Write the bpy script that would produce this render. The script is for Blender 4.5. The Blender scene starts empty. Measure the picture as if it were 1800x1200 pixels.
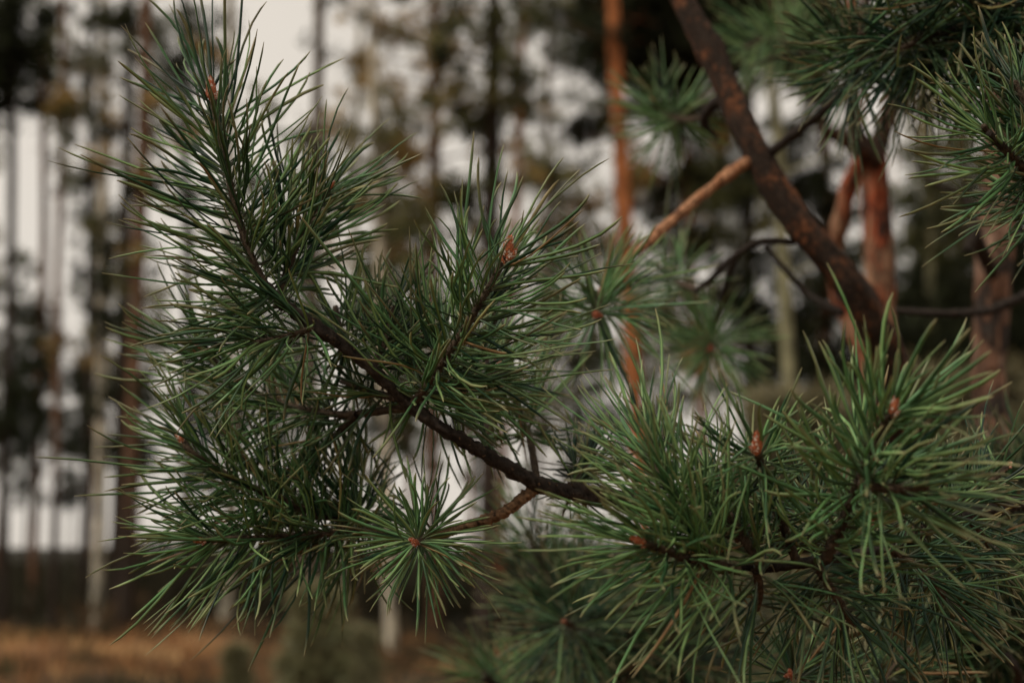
import bpy, math, random
import numpy as np
from mathutils import Vector, Matrix

R = math.radians
scene = bpy.context.scene
COL = scene.collection

# ------------------------------------------------------------------ camera
LENS, SENSOR = 50.0, 36.0
PITCH = R(8.2)
CAM = np.array([0.0, 0.0, 1.6])
cd = bpy.data.cameras.new('camera')
cam = bpy.data.objects.new('camera', cd); COL.objects.link(cam)
cam.location = CAM; cam.rotation_euler = (math.pi/2 + PITCH, 0, 0)
cd.lens = LENS; cd.sensor_width = SENSOR
cd.clip_start = 0.05; cd.clip_end = 3000
cd.dof.use_dof = True; cd.dof.focus_distance = 0.815; cd.dof.aperture_fstop = 5.6
scene.camera = cam
scene.render.resolution_x, scene.render.resolution_y = 1024, 682

# ------------------------------------------------------------------ world: overcast
SUN_EL, SUN_AZ = R(50), R(-128)          # azimuth from +Y, negative = left
w = bpy.data.worlds.new('World'); scene.world = w; w.use_nodes = True
nt = w.node_tree; nt.nodes.clear()
out = nt.nodes.new('ShaderNodeOutputWorld'); bg = nt.nodes.new('ShaderNodeBackground')
sky = nt.nodes.new('ShaderNodeTexSky'); sky.sky_type = 'NISHITA'; sky.sun_disc = False
sky.sun_elevation = SUN_EL; sky.sun_rotation = SUN_AZ
hs = nt.nodes.new('ShaderNodeHueSaturation'); hs.inputs['Saturation'].default_value = 0.0
tc = nt.nodes.new('ShaderNodeTexCoord'); nz = nt.nodes.new('ShaderNodeTexNoise')
nz.inputs['Scale'].default_value = 2.2; nz.inputs['Detail'].default_value = 3
cr = nt.nodes.new('ShaderNodeValToRGB')
cr.color_ramp.elements[0].position = 0.3; cr.color_ramp.elements[0].color = (4.95, 4.50, 3.92, 1)
cr.color_ramp.elements[1].position = 0.7; cr.color_ramp.elements[1].color = (5.85, 5.33, 4.66, 1)
mx = nt.nodes.new('ShaderNodeMix'); mx.data_type = 'RGBA'; mx.inputs[0].default_value = 0.88
nt.links.new(tc.outputs['Generated'], nz.inputs['Vector'])
nt.links.new(nz.outputs['Fac'], cr.inputs['Fac'])
nt.links.new(sky.outputs['Color'], hs.inputs['Color'])
nt.links.new(hs.outputs['Color'], mx.inputs[6]); nt.links.new(cr.outputs['Color'], mx.inputs[7])
nt.links.new(mx.outputs[2], bg.inputs['Color']); bg.inputs['Strength'].default_value = 0.1
nt.links.new(bg.outputs[0], out.inputs['Surface'])

sd = bpy.data.lights.new('sun', 'SUN'); sun = bpy.data.objects.new('sun', sd); COL.objects.link(sun)
sd.energy = 1.5; sd.angle = R(10); sd.color = (1.0, 0.94, 0.86)
# sun stands to the left and behind the camera's shoulder
sun_dir = Vector((math.cos(SUN_EL)*math.sin(SUN_AZ), math.cos(SUN_EL)*math.cos(SUN_AZ), math.sin(SUN_EL)))
sun.rotation_euler = sun_dir.to_track_quat('Z', 'Y').to_euler()

scene.view_settings.view_transform = 'Standard'; scene.view_settings.look = 'None'
scene.view_settings.exposure = 0.5; scene.view_settings.gamma = 1.0
scene.cycles.use_denoising = True
scene.cycles.max_bounces = 6; scene.cycles.diffuse_bounces = 2; scene.cycles.glossy_bounces = 2
scene.cycles.transparent_max_bounces = 4

# ------------------------------------------------------------------ helpers
cp, sp_ = math.cos(PITCH), math.sin(PITCH)
FWD = np.array([0, cp, sp_]); UP = np.array([0, -sp_, cp]); RT = np.array([1.0, 0, 0])
K = 1800 * LENS / SENSOR
def P(px, py, d):
    """a point of the place, from where the photograph shows it and how far away it is"""
    return CAM + d * (FWD + RT * (px-900)/K + UP * (600-py)/K)
def PP(l): return np.array([P(*q) for q in l])

def tag(o, label=None, cat=None, group=None, kind=None):
    if label: o['label'] = label
    if cat: o['category'] = cat
    if group: o['group'] = group
    if kind: o['kind'] = kind
    return o

def empty(name, loc, label, cat, group=None):
    o = bpy.data.objects.new(name, None); COL.objects.link(o); o.location = loc
    o.empty_display_size = 0.1
    return tag(o, label, cat, group)

def norm(v): return v / np.maximum(np.linalg.norm(v, axis=-1, keepdims=True), 1e-9)

def smooth(pts, n):
    """Catmull-Rom through pts, n samples evenly spaced"""
    p = np.asarray(pts, float)
    q = np.vstack([2*p[0]-p[1], p, 2*p[-1]-p[-2]])
    o = []
    for i in range(1, len(q)-2):
        for t in np.linspace(0, 1, 12, endpoint=False):
            o.append(0.5*((2*q[i]) + (-q[i-1]+q[i+1])*t + (2*q[i-1]-5*q[i]+4*q[i+1]-q[i+2])*t*t
                          + (-q[i-1]+3*q[i]-3*q[i+1]+q[i+2])*t**3))
    o.append(p[-1]); o = np.array(o)
    s = np.r_[0, np.cumsum(np.linalg.norm(np.diff(o[:, :3], axis=0), axis=1))]
    u = np.linspace(0, s[-1], n)
    return np.stack([np.interp(u, s, o[:, k]) for k in range(o.shape[1])], 1)

class MB:
    """collects quads with a colour per vertex, linked as ONE mesh object"""
    def __init__(s): s.v = []; s.f = []; s.c = []; s.n = 0
    def add(s, v, f, c):
        v = np.asarray(v, float).reshape(-1, 3); f = np.asarray(f, int)
        c = np.broadcast_to(np.asarray(c, float), (len(v), 3))
        s.v.append(v); s.c.append(c); s.f.append(f + s.n); s.n += len(v)
    def build(s, name, mat, parent=None, origin=None, shade=True):
        v = np.vstack(s.v); c = np.vstack(s.c); f = np.vstack(s.f)
        org = np.zeros(3)
        if parent is not None:
            q = parent
            while q is not None: org = org + np.array(q.location); q = q.parent
        if origin is not None: org = np.asarray(origin, float)
        v = v - org
        me = bpy.data.meshes.new(name)
        me.vertices.add(len(v)); me.vertices.foreach_set('co', v.ravel().astype(np.float32))
        me.loops.add(f.size); me.loops.foreach_set('vertex_index', f.ravel().astype(np.int32))
        me.polygons.add(len(f)); me.polygons.foreach_set('loop_start', (np.arange(len(f))*4).astype(np.int32))
        me.update(calc_edges=True); me.validate()
        if len(me.vertices) == len(c):
            at = me.color_attributes.new('Col', 'FLOAT_COLOR', 'POINT')
            at.data.foreach_set('color', np.hstack([c, np.ones((len(c), 1))]).ravel().astype(np.float32))
        if shade: me.shade_smooth()
        me.materials.append(mat)
        o = bpy.data.objects.new(name, me); COL.objects.link(o)
        if parent is not None: o.parent = parent
        elif origin is not None: o.location = origin
        return o

def frames(path):
    T = norm(np.gradient(path, axis=0)); A = np.zeros_like(T)
    a = np.cross(T[0], [.31, .17, .93]); 
    if np.linalg.norm(a) < .3: a = np.cross(T[0], [.9, .3, .1])
    for i in range(len(T)):
        a = a - T[i]*(a@T[i]); a = a/np.linalg.norm(a); A[i] = a
    return T, A, np.cross(T, A)

def tube(mb, path, rad, sides=10, rough=0.0, col=(0.1, 0.06, 0.04), rng=None, freq=1, cvar=0.25):
    """bent tapering round wood with an uneven skin"""
    rng = rng or np.random.default_rng(1)
    n = len(path); rad = np.broadcast_to(rad, (n,)).astype(float)
    T, A, B = frames(path)
    a = np.linspace(0, 2*math.pi, sides, endpoint=False)
    nz_ = rng.normal(0, 1, (n, sides))
    if freq > 1:
        kk = np.ones(freq)/freq
        nz_ = np.apply_along_axis(lambda q: np.convolve(np.r_[q, q[:freq]], kk, 'same')[:n], 0, nz_)*math.sqrt(freq)
    r = rad[:, None]*(1 + rough*nz_)
    V = path[:, None, :] + r[..., None]*(A[:, None]*np.cos(a)[None, :, None] + B[:, None]*np.sin(a)[None, :, None])
    i = np.arange(n-1)[:, None]; j = np.arange(sides)[None]
    j2 = (j+1) % sides
    F = np.stack([i*sides+j, i*sides+j2, (i+1)*sides+j2, (i+1)*sides+j], -1).reshape(-1, 4)
    C = np.asarray(col)[None, None]*(1 + cvar*np.clip(nz_, -2, 2)[..., None]*0.6)
    mb.add(V.reshape(-1, 3), F, np.clip(C, 0.004, 1).reshape(-1, 3))
    # rounded end
    e = V[-1]; tip = path[-1] + T[-1]*rad[-1]*0.7
    Ve = np.vstack([e, (e-path[-1])*0.55 + path[-1]+T[-1]*rad[-1]*0.5, tip[None]])
    Fe = [[k, (k+1) % sides, sides+(k+1) % sides, sides+k] for k in range(sides)]
    Fe += [[sides+k, sides+(k+1) % sides, 2*sides, 2*sides] for k in range(sides)]
    Fe2 = [q for q in Fe if q[2] != q[3]]
    # caps: close with quads pairing two sides
    for k in range(0, sides, 2): Fe2.append([sides+k, sides+(k+1) % sides, sides+(k+2) % sides, 2*sides])
    mb.add(Ve, Fe2, np.asarray(col))

def needles(mb, base, d, bend, L, W, rng, cols, nseg=7, s_amp=0.09):
    n = len(base)
    t = np.array([0, .06, .2, .4, .6, .8, .93, 1.0]) if nseg == 7 else np.linspace(0, 1, nseg+1)
    wid = np.interp(t, [0, .06, .25, .7, .93, 1], [.55, .75, 1, 1, .82, .25])
    sw = norm(rng.normal(0, 1, (n, 3)))*s_amp
    tt = t[None, :, None]
    p = base[:, None] + L[:, None, None]*(d[:, None]*tt + 0.5*bend[:, None]*tt**2 + sw[:, None]*tt*(1-tt)*(1-2*tt)*3)
    T = norm(d[:, None] + bend[:, None]*tt + 0*tt)
    ref = norm(rng.normal(0, 1, (n, 3)))
    S = norm(np.cross(T, ref[:, None])); N = np.cross(S, T)
    h = (W[:, None]*wid[None])[..., None]*0.5
    V = np.stack([p+S*h, p+N*h*0.75, p-S*h, p-N*h*0.45], 2)      # n,k,4,3
    k = len(t)
    q = (np.arange(n)*k*4)[:, None, None] + (np.arange(k-1)*4)[None, :, None] + np.arange(4)[None, None]
    q2 = (np.arange(n)*k*4)[:, None, None] + (np.arange(k-1)*4)[None, :, None] + ((np.arange(4)+1) % 4)[None, None]
    F = np.stack([q, q2, q2+4, q+4], -1).reshape(-1, 4)
    C = np.broadcast_to(cols[:, None, None], (n, k, 4, 3)).copy()
    pale = np.array([.27, .37, .13])*rng.uniform(.7, 1.15, (n, 1, 1))      # pale sage inner face, with sky sheen painted into its colour
    gm = np.clip(cols[:, 1]/.13, .10, 1)[:, None, None]*.75
    C[:, :, 3] = C[:, :, 3]*(1-gm)+pale*gm; C[:, :, 1] *= .7
    tipc = np.array([.26, .22, .11]); sh = np.array([.10, .085, .06])
    C[:, -1] = tipc; C[:, -2] = C[:, -2]*.6+tipc*.4
    if k > 5:
        yl = rng.random(n) < .16; C[yl, -3] = C[yl, -3]*.4+tipc*.6; C[yl, -4] = C[yl, -4]*.75+tipc*.25
    C[:, 0] = sh; C[:, 1] = C[:, 1]*.55+sh*.45
    mb.add(V.reshape(-1, 3), F, C.reshape(-1, 3))

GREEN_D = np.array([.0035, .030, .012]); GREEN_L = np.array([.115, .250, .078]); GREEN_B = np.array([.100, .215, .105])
def needle_cols(n, rng, light=0.5, dead=0.012):  # light sets the green's tone; the lowest values put shade into the colour
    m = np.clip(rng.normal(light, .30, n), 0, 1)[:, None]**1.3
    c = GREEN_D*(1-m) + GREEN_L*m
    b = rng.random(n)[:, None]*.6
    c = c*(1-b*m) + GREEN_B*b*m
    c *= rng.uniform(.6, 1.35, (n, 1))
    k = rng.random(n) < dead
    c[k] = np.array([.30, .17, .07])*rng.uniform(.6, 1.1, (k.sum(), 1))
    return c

# ------------------------------------------------------------------ materials
def mat(name, rough=0.6, bump=0.0, bscale=400, nstr=0.3, nscale=200, spec=0.4, trans=0.0):
    m = bpy.data.materials.new(name); m.use_nodes = True; t = m.node_tree; b = t.nodes['Principled BSDF']
    at = t.nodes.new('ShaderNodeAttribute'); at.attribute_name = 'Col'
    tc = t.nodes.new('ShaderNodeTexCoord')
    n = t.nodes.new('ShaderNodeTexNoise'); n.inputs['Scale'].default_value = nscale; n.inputs['Detail'].default_value = 4
    mr = t.nodes.new('ShaderNodeMapRange'); mr.inputs['From Min'].default_value = .3; mr.inputs['From Max'].default_value = .7
    mr.inputs['To Min'].default_value = 1-nstr; mr.inputs['To Max'].default_value = 1+nstr
    vm = t.nodes.new('ShaderNodeVectorMath'); vm.operation = 'SCALE'
    t.links.new(tc.outputs['Object'], n.inputs['Vector']); t.links.new(n.outputs['Fac'], mr.inputs['Value'])
    t.links.new(at.outputs['Color'], vm.inputs[0]); t.links.new(mr.outputs[0], vm.inputs['Scale'])
    t.links.new(vm.outputs[0], b.inputs['Base Color'])
    b.inputs['Roughness'].default_value = rough; b.inputs['Specular IOR Level'].default_value = spec
    if bump:
        n2 = t.nodes.new('ShaderNodeTexNoise'); n2.inputs['Scale'].default_value = bscale; n2.inputs['Detail'].default_value = 5
        bp = t.nodes.new('ShaderNodeBump'); bp.inputs['Strength'].default_value = bump; bp.inputs['Distance'].default_value = 1.0/bscale
        t.links.new(tc.outputs['Object'], n2.inputs['Vector']); t.links.new(n2.outputs['Fac'], bp.inputs['Height'])
        t.links.new(bp.outputs[0], b.inputs['Normal'])
    if trans:
        o = t.nodes['Material Output']; tr = t.nodes.new('ShaderNodeBsdfTranslucent'); ms = t.nodes.new('ShaderNodeMixShader')
        t.links.new(vm.outputs[0], tr.inputs['Color']); ms.inputs[0].default_value = trans
        t.links.new(b.outputs[0], ms.inputs[1]); t.links.new(tr.outputs[0], ms.inputs[2]); t.links.new(ms.outputs[0], o.inputs['Surface'])
    return m
M_NEEDLE = mat('pine_needle', rough=.45, nstr=.2, nscale=90, spec=.30)
M_TWIG = mat('twig_bark', rough=.85, bump=.8, bscale=900, nstr=.5, nscale=350, spec=.2)
M_BUD = mat('bud_scales', rough=.5, nstr=.25, nscale=900, spec=.4)
M_FAR = mat('far_foliage', rough=.7, nstr=.35, nscale=3, spec=.2, trans=.45)
M_FARBARK = mat('far_bark', rough=.9, nstr=.45, nscale=7, spec=.1)
M_GRASS = mat('dry_grass', rough=.8, nstr=.4, nscale=1.2, spec=.15, trans=.2)

def bark_mat(name, c_hi, c_mid, c_lo, vs=55, thr=.5, bump=.6, stretch=.35, lo_w=.12):
    """flaking pine bark: plates with dark cracks over a warmer under-bark"""
    m = bpy.data.materials.new(name); m.use_nodes = True; t = m.node_tree; b = t.nodes['Principled BSDF']
    N = t.nodes.new; L = t.links.new
    tc = N('ShaderNodeTexCoord'); mp = N('ShaderNodeMapping'); mp.inputs['Scale'].default_value = (1, 1, stretch)
    L(tc.outputs['Object'], mp.inputs['Vector'])
    nw = N('ShaderNodeTexNoise'); nw.inputs['Scale'].default_value = vs*.8; nw.inputs['Detail'].default_value = 3
    L(mp.outputs[0], nw.inputs['Vector'])
    add = N('ShaderNodeVectorMath'); add.operation = 'MULTIPLY_ADD'; add.inputs[1].default_value = (1.2/vs,)*3
    L(nw.outputs['Color'], add.inputs[0]); L(mp.outputs[0], add.inputs[2])
    vo = N('ShaderNodeTexVoronoi'); vo.feature = 'DISTANCE_TO_EDGE'; vo.inputs['Scale'].default_value = vs
    L(add.outputs[0], vo.inputs['Vector'])
    vc = N('ShaderNodeTexVoronoi'); vc.inputs['Scale'].default_value = vs; L(add.outputs[0], vc.inputs['Vector'])
    n2 = N('ShaderNodeTexNoise'); n2.inputs['Scale'].default_value = vs*.25; n2.inputs['Detail'].default_value = 5
    L(tc.outputs['Object'], n2.inputs['Vector'])
    ma = N('ShaderNodeMath'); ma.operation = 'MULTIPLY_ADD'; ma.inputs[1].default_value = .35
    sx = N('ShaderNodeSeparateColor'); L(vc.outputs['Color'], sx.inputs[0]); L(sx.outputs[0], ma.inputs[0]); L(n2.outputs['Fac'], ma.inputs[2])
    r1 = N('ShaderNodeValToRGB'); L(ma.outputs[0], r1.inputs['Fac'])
    r1.color_ramp.elements[0].position = thr; r1.color_ramp.elements[0].color = (*c_lo, 1)
    r1.color_ramp.elements[1].position = thr+.32; r1.color_ramp.elements[1].color = (*c_hi, 1)
    e = r1.color_ramp.elements.new(thr+.13); e.color = (*c_mid, 1)
    r2 = N('ShaderNodeMapRange'); r2.inputs['From Max'].default_value = lo_w; r2.inputs['To Min'].default_value = .35
    L(vo.outputs['Distance'], r2.inputs['Value'])
    vm = N('ShaderNodeVectorMath'); vm.operation = 'SCALE'; L(r1.outputs['Color'], vm.inputs[0]); L(r2.outputs[0], vm.inputs['Scale'])
    L(vm.outputs[0], b.inputs['Base Color']); b.inputs['Roughness'].default_value = .85; b.inputs['Specular IOR Level'].default_value = .2
    bp = N('ShaderNodeBump'); bp.inputs['Strength'].default_value = bump; bp.inputs['Distance'].default_value = .25/vs
    L(r2.outputs[0], bp.inputs['Height']); L(bp.outputs[0], b.inputs['Normal'])
    return m
M_DARKBARK = bark_mat('dark_branch_bark', (.17, .066, .028), (.060, .032, .019), (.036, .023, .015), vs=170, thr=.60, bump=1.0, stretch=.8)
M_REDBARK = bark_mat('red_flaking_bark', (.26, .14, .08), (.27, .058, .020), (.06, .028, .018), vs=60, thr=.47, bump=.9)
M_PINKBARK = bark_mat('grey_pink_bark', (.32, .22, .16), (.20, .105, .065), (.045, .035, .028), vs=50, thr=.54)

# ------------------------------------------------------------------ pine shoots
def make_bud(p, axis, parent, rng, size=.011, extra=3, name='bud'):
    mb = MB(); axis = axis/np.linalg.norm(axis)
    a0 = norm(np.cross(axis, np.array([.3, .9, .2]))); b0 = np.cross(axis, a0)
    ups = [(axis, size, p)]
    for k in range(extra):
        th = k*2*math.pi/max(extra, 1)+rng.random()
        d = norm(axis + .75*(a0*math.cos(th)+b0*math.sin(th)))
        ups.append((d, size*rng.uniform(.4, .8), p - axis*size*rng.uniform(.05, .3)))
    for (ax, L, q) in ups:
        A = norm(np.cross(ax, np.array([.31, .2, .9]))); B = np.cross(ax, A)
        # spindle
        n, m = 9, 10; t = np.linspace(0, 1, n); a = np.linspace(0, 2*math.pi, m, endpoint=False)
        r = L*.24*np.sin(np.pi*np.clip(t*.86+.12, 0, 1))**.8
        V = q + (ax*(t*L)[:, None])[:, None] + r[:, None, None]*(A*np.cos(a)[:, None]+B*np.sin(a)[:, None])[None]
        F = [[i*m+j, i*m+(j+1) % m, (i+1)*m+(j+1) % m, (i+1)*m+j] for i in range(n-1) for j in range(m)]
        mb.add(V.reshape(-1, 3), F, (.34, .11, .05))
        ns = 60
        for k in range(ns):
            tt = .04+.92*k/ns; th = k*2.3999; rr = L*.25*math.sin(math.pi*min(tt*.86+.12, 1))**.8
            rad = A*math.cos(th)+B*math.sin(th); side = np.cross(ax, rad)
            c0 = q+ax*tt*L+rad*rr*.92; l = L*.17; wd = L*.075
            tip = c0+ax*l*rng.uniform(.8, 1.1)+rad*L*rng.uniform(.02, .07)
            V = [c0-side*wd, c0+rad*L*.02, c0+side*wd, tip]
            u = rng.random()
            c = np.array([.55, .17, .075]) if u < .45 else (np.array([.42, .10, .04]) if u < .66 else np.array([.80, .66, .56]))
            mb.add(V, [[0, 1, 2, 3]], c*rng.uniform(.75, 1.15))
    return mb.build(name, M_BUD, parent)

def shoot(parent, pts, r0, r1, n, L=.066, aB=72, aT=24, t0=.05, bud=.011, bax=None, seed=0, light=.45, W=.0019,
          name='shoot', extra=3, wood=True, droop=.05, dense_tip=.0, dead=.012, scales=True, curl=.36):
    """one leafy twig: bark tube with pegs > needles, bud"""
    rng = np.random.default_rng(seed); n = int(n*.82); aT = aT*1.2
    path = smooth(PP(pts), 46)
    T, A, B = frames(path)
    mb = MB(); rad = np.linspace(r0, r1, len(path))
    seglen = np.linalg.norm(np.diff(path, axis=0), axis=1).sum()
    tube(mb, path, rad, 10, .09, (.060, .042, .027), rng, 1, .5)
    s = (np.arange(n)+rng.random(n)*.8)/n
    s = t0 + (1-t0)*np.clip(s, 0, 1)**(1-dense_tip)
    idx = s*(len(path)-1); i0 = np.clip(idx.astype(int), 0, len(path)-2); fr = (idx-i0)[:, None]
    base = path[i0]*(1-fr)+path[i0+1]*fr; ax = norm(T[i0]*(1-fr)+T[i0+1]*fr)
    phi = np.arange(n)*2.39996 + rng.normal(0, .35, n)
    rd = A[i0]*np.cos(phi)[:, None] + B[i0]*np.sin(phi)[:, None]; rd = norm(rd - ax*(rd*ax).sum(1, keepdims=True))
    rr = np.interp(s, [0, 1], [r0, r1])
    if scales:     # leaf pegs roughen the bark
        m = min(n, 150)
        k = rng.choice(n, m, replace=False)
        for j in k:
            b0 = base[j]+rd[j]*rr[j]*.8; sd_ = np.cross(ax[j], rd[j]); q = rr[j]*.55
            tip = b0+rd[j]*q*1.1+ax[j]*q*.9
            V = [b0-sd_*q*.5, b0-ax[j]*q*.6, b0+sd_*q*.5, tip, b0+ax[j]*q*.8]
            mb.add(V, [[0, 1, 2, 3], [0, 3, 2, 4]], np.array([.10, .055, .03])*rng.uniform(.5, 1.5))
    sh = mb.build(name, M_TWIG, parent)
    # two needles to a sheath
    nb = MB(); f = (s-t0)/(1-t0)
    ang = R(aB)+(R(aT)-R(aB))*f**1.6 + rng.normal(0, R(11), n)
    d0 = ax*np.cos(ang)[:, None]+rd*np.sin(ang)[:, None]
    gl = np.array([0, 0, -1.0])
    for sgn in (-1, 1):
        dv = norm(np.cross(d0, rng.normal(0, 1, (n, 3))))
        d = norm(d0 + dv*(sgn*rng.uniform(.03, .13, n))[:, None] + rng.normal(0, .03, (n, 3)))
        toax = ax - d*(ax*d).sum(1, keepdims=True)
        bend = toax*(rng.normal(curl, .28, n))[:, None] + gl*(rng.normal(droop, .12, n))[:, None] + rng.normal(0, .21, (n, 3))
        wild = rng.random(n) < .10
        bend[wild] += rng.normal(0, .55, (wild.sum(), 3))
        Ln = L*np.clip(rng.normal(1, .13, n), .45, 1.25)*np.interp(f, [0, .15, .8, 1], [.85, 1, 1, .93])
        keep = rng.random(n) > .06
        keep &= ~((f > .74) & ((rd@FWD) < -.15) & (rng.random(n) < .82))
        Wn = W*rng.uniform(.78, 1.2, n)
        needles(nb, (base+rd*rr[:, None]*.7)[keep], d[keep], bend[keep], Ln[keep], Wn[keep], rng,
                needle_cols(n, rng, light, dead)[keep])
    nb.build('needles', M_NEEDLE, sh)
    if bud: make_bud(path[-1], T[-1] if bax is None else np.array(bax, float), sh, rng, bud, extra)
    return sh

def stem(parent, pts, radii, seed=1, name='stem', mat_=None, sides=14, rough=.10, knobs=0, n=160, col=(.028, .021, .016), freq=2):
    rng = np.random.default_rng(seed); mb = MB()
    arr = np.hstack([PP(pts), np.array(radii)[:, None]])
    q = smooth(arr, n)
    # swell the wood at random joints
    rad = q[:, 3]*(1+.10*np.convolve(rng.normal(0, 1, n), np.ones(7)/7, 'same')*1.6)
    tube(mb, q[:, :3], rad, sides, rough, col, rng, freq, .5)
    T, A, B = frames(q[:, :3])
    for _ in range(knobs):
        i = rng.integers(4, n-4); th = rng.random()*6.28; rd = A[i]*math.cos(th)+B[i]*math.sin(th)
        b0 = q[i, :3]+rd*rad[i]*.85; l = rad[i]*rng.uniform(.3, .9); w_ = rad[i]*rng.uniform(.15, .35)
        sd_ = np.cross(T[i], rd); tip = b0+rd*l*.7+T[i]*l*.8
        V = [b0-sd_*w_, b0-T[i]*w_, b0+sd_*w_, tip, b0+T[i]*w_*1.3]
        mb.add(V, [[0, 1, 2, 3], [0, 3, 2, 4]], np.array([.09, .055, .032])*rng.uniform(.2, 1.9))
    return mb.build(name, mat_ or M_TWIG, parent)

# ================================================================== GROUND
def ground_h(x, y):
    """a low grassy bank that crests about 25 m out, with the forest floor behind"""
    h = .10*np.sin(x*.55+.6)*np.sin(y*.4) + .05*np.sin(x*1.7+y*.9)+.03*np.sin(x*3.1-y*2.3)
    crest = np.exp(-((y-24-1.2*np.sin(x*.3))/5.0)**2)
    near = np.clip((y-2)/6, 0, 1)
    return (h*near + crest*(-.50+.50*np.clip((-x-2.5)/3.5, 0, 1)+.05*np.sin(x*.9+1)) - .45*np.clip((y-31)/20, 0, 1))*np.clip((400-y)/100, 0, 1)
xs = np.concatenate([-np.geomspace(1500, 14, 22), np.linspace(-13.5, 13.5, 110), np.geomspace(14, 1500, 22)])
ys = np.concatenate([-np.geomspace(300, 4, 12), np.linspace(-3, 45, 150), np.geomspace(46, 2500, 30)])
X, Y = np.meshgrid(xs, ys); Z = ground_h(X, Y)
mb = MB(); nx = len(xs)
i = np.arange(len(ys)-1)[:, None]; j = np.arange(nx-1)[None]
F = np.stack([i*nx+j, i*nx+j+1, (i+1)*nx+j+1, (i+1)*nx+j], -1).reshape(-1, 4)
rng = np.random.default_rng(5)
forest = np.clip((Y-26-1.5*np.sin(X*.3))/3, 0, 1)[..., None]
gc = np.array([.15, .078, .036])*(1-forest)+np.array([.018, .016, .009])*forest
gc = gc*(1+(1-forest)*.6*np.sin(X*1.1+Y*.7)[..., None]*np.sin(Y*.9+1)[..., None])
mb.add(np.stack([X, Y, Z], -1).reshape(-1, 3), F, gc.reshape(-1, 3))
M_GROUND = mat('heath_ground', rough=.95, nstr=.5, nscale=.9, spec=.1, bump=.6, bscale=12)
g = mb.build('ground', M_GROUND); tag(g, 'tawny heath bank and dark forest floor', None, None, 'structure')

# tawny grass over the bank: nobody could count it
def blades(mb, base, h, wd, lean, cols, rng):
    n = len(base); th = rng.random(n)*6.283
    s = np.stack([np.cos(th), np.sin(th), 0*th], 1)*wd[:, None]*.5
    up = np.stack([lean*np.cos(th*3.1), lean*np.sin(th*3.1), np.ones(n)], 1)
    tip = base+up*h[:, None]; mid = base+up*(h*.5)[:, None]*np.array([.7, .7, 1.1])
    V = np.stack([base-s, base+s, mid+s*.8, mid-s*.8, tip+s*.1, tip-s*.1], 1)
    F = (np.arange(n)*6)[:, None, None]+np.array([[0, 1, 2, 3], [3, 2, 4, 5]])[None]
    mb.add(V.reshape(-1, 3), F.reshape(-1, 4), np.repeat(cols, 6, 0))
rng = np.random.default_rng(8); n = 42000
x = rng.uniform(-12, 11, n); y = rng.uniform(13, 28, n)
cl = np.sin(x*1.3+np.sin(y*.7)*2)*np.sin(y*1.1+x*.4)
k = rng.random(n) < .45+.4*cl; x, y = x[k], y[k]; cl = cl[k]; n = len(x)
base = np.stack([x, y, ground_h(x, y)-.01], 1)
def heath(x, y):
    return .5+.25*np.sin(x*1.1+1.3*np.sin(y*.9)+1)+.22*np.sin(x*2.3-y*1.1+np.sin(x*.8)*2)+.18*np.sin(y*1.9+x*.5)+.12*np.sin(x*5.1+y*2.7)
pt = heath(x, y)[:, None]+rng.normal(0, .10, (n, 1))
c = np.where(pt > .72, np.array([[.58, .37, .17]]), np.where(pt > .42, np.array([[.34, .165, .065]]), np.where(pt > .2, np.array([[.085, .050, .026]]), np.array([[.045, .050, .022]]))))
nearc = np.where(pt > .55, np.array([[.10, .085, .060]]), np.array([[.035, .036, .020]]))    # grey-green heather on the near side
nm = y+1.6*np.sin(x*.8+.5)+rng.normal(0, .35, n) < 18.6
c = np.where(nm[:, None], nearc, c)
c = c*rng.uniform(.75, 1.25, (n, 1)); pt = np.clip(1-pt, 0, 1)
mb = MB(); blades(mb, base, rng.uniform(.06, .22, n)*(1+.9*pt[:, 0]), rng.uniform(.012, .03, n), rng.uniform(.1, .6, n), c, rng)
tag(mb.build('grass', M_GRASS), 'tawny dry grass and moss over the bank', 'grass', None, 'stuff')

# dark bilberry, saplings and brush behind the bank
rng = np.random.default_rng(9); n = 60000
x = rng.uniform(-1, 1, n); y = 30+65*rng.random(n)**.8; x = x*(y*.45+3)
top = .5+1.1*np.clip((y-30)/50, 0, 1)*(1+.9*np.sin(x*.21+y*.13)+.7*np.sin(x*.53+1))+.3*np.sin(x*.35+y*.1)
z0 = ground_h(x, y); base = np.stack([x, y, z0+rng.random(n)*top*.8], 1)
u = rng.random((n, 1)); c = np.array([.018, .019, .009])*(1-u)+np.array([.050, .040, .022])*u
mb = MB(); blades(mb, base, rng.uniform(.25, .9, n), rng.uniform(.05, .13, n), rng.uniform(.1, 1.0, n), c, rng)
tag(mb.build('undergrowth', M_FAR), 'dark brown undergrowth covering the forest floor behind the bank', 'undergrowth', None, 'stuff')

rng = np.random.default_rng(12); mbb = MB(); n = 9000
x = rng.uniform(-13, 10, n); hb = np.clip(np.sin(x*.9+2)*np.sin(x*2.3)+.35*np.sin(x*4.9), 0, 1); y = rng.uniform(24.5, 30, n)
k = rng.random(n) < .15+hb; x, y, hb = x[k], y[k], hb[k]; n = len(x)
base = np.stack([x, y, ground_h(x, y)+rng.random(n)*.55*hb], 1); u = rng.random((n, 1))
blades(mbb, base, rng.uniform(.15, .4, n), rng.uniform(.02, .05, n), rng.uniform(.2, .9, n), np.array([.11, .06, .03])*u+np.array([.035, .035, .018])*(1-u), rng)
tag(mbb.build('brush', M_GRASS), 'low brown brush along the crest of the bank', 'brush', None, 'stuff')

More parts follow.
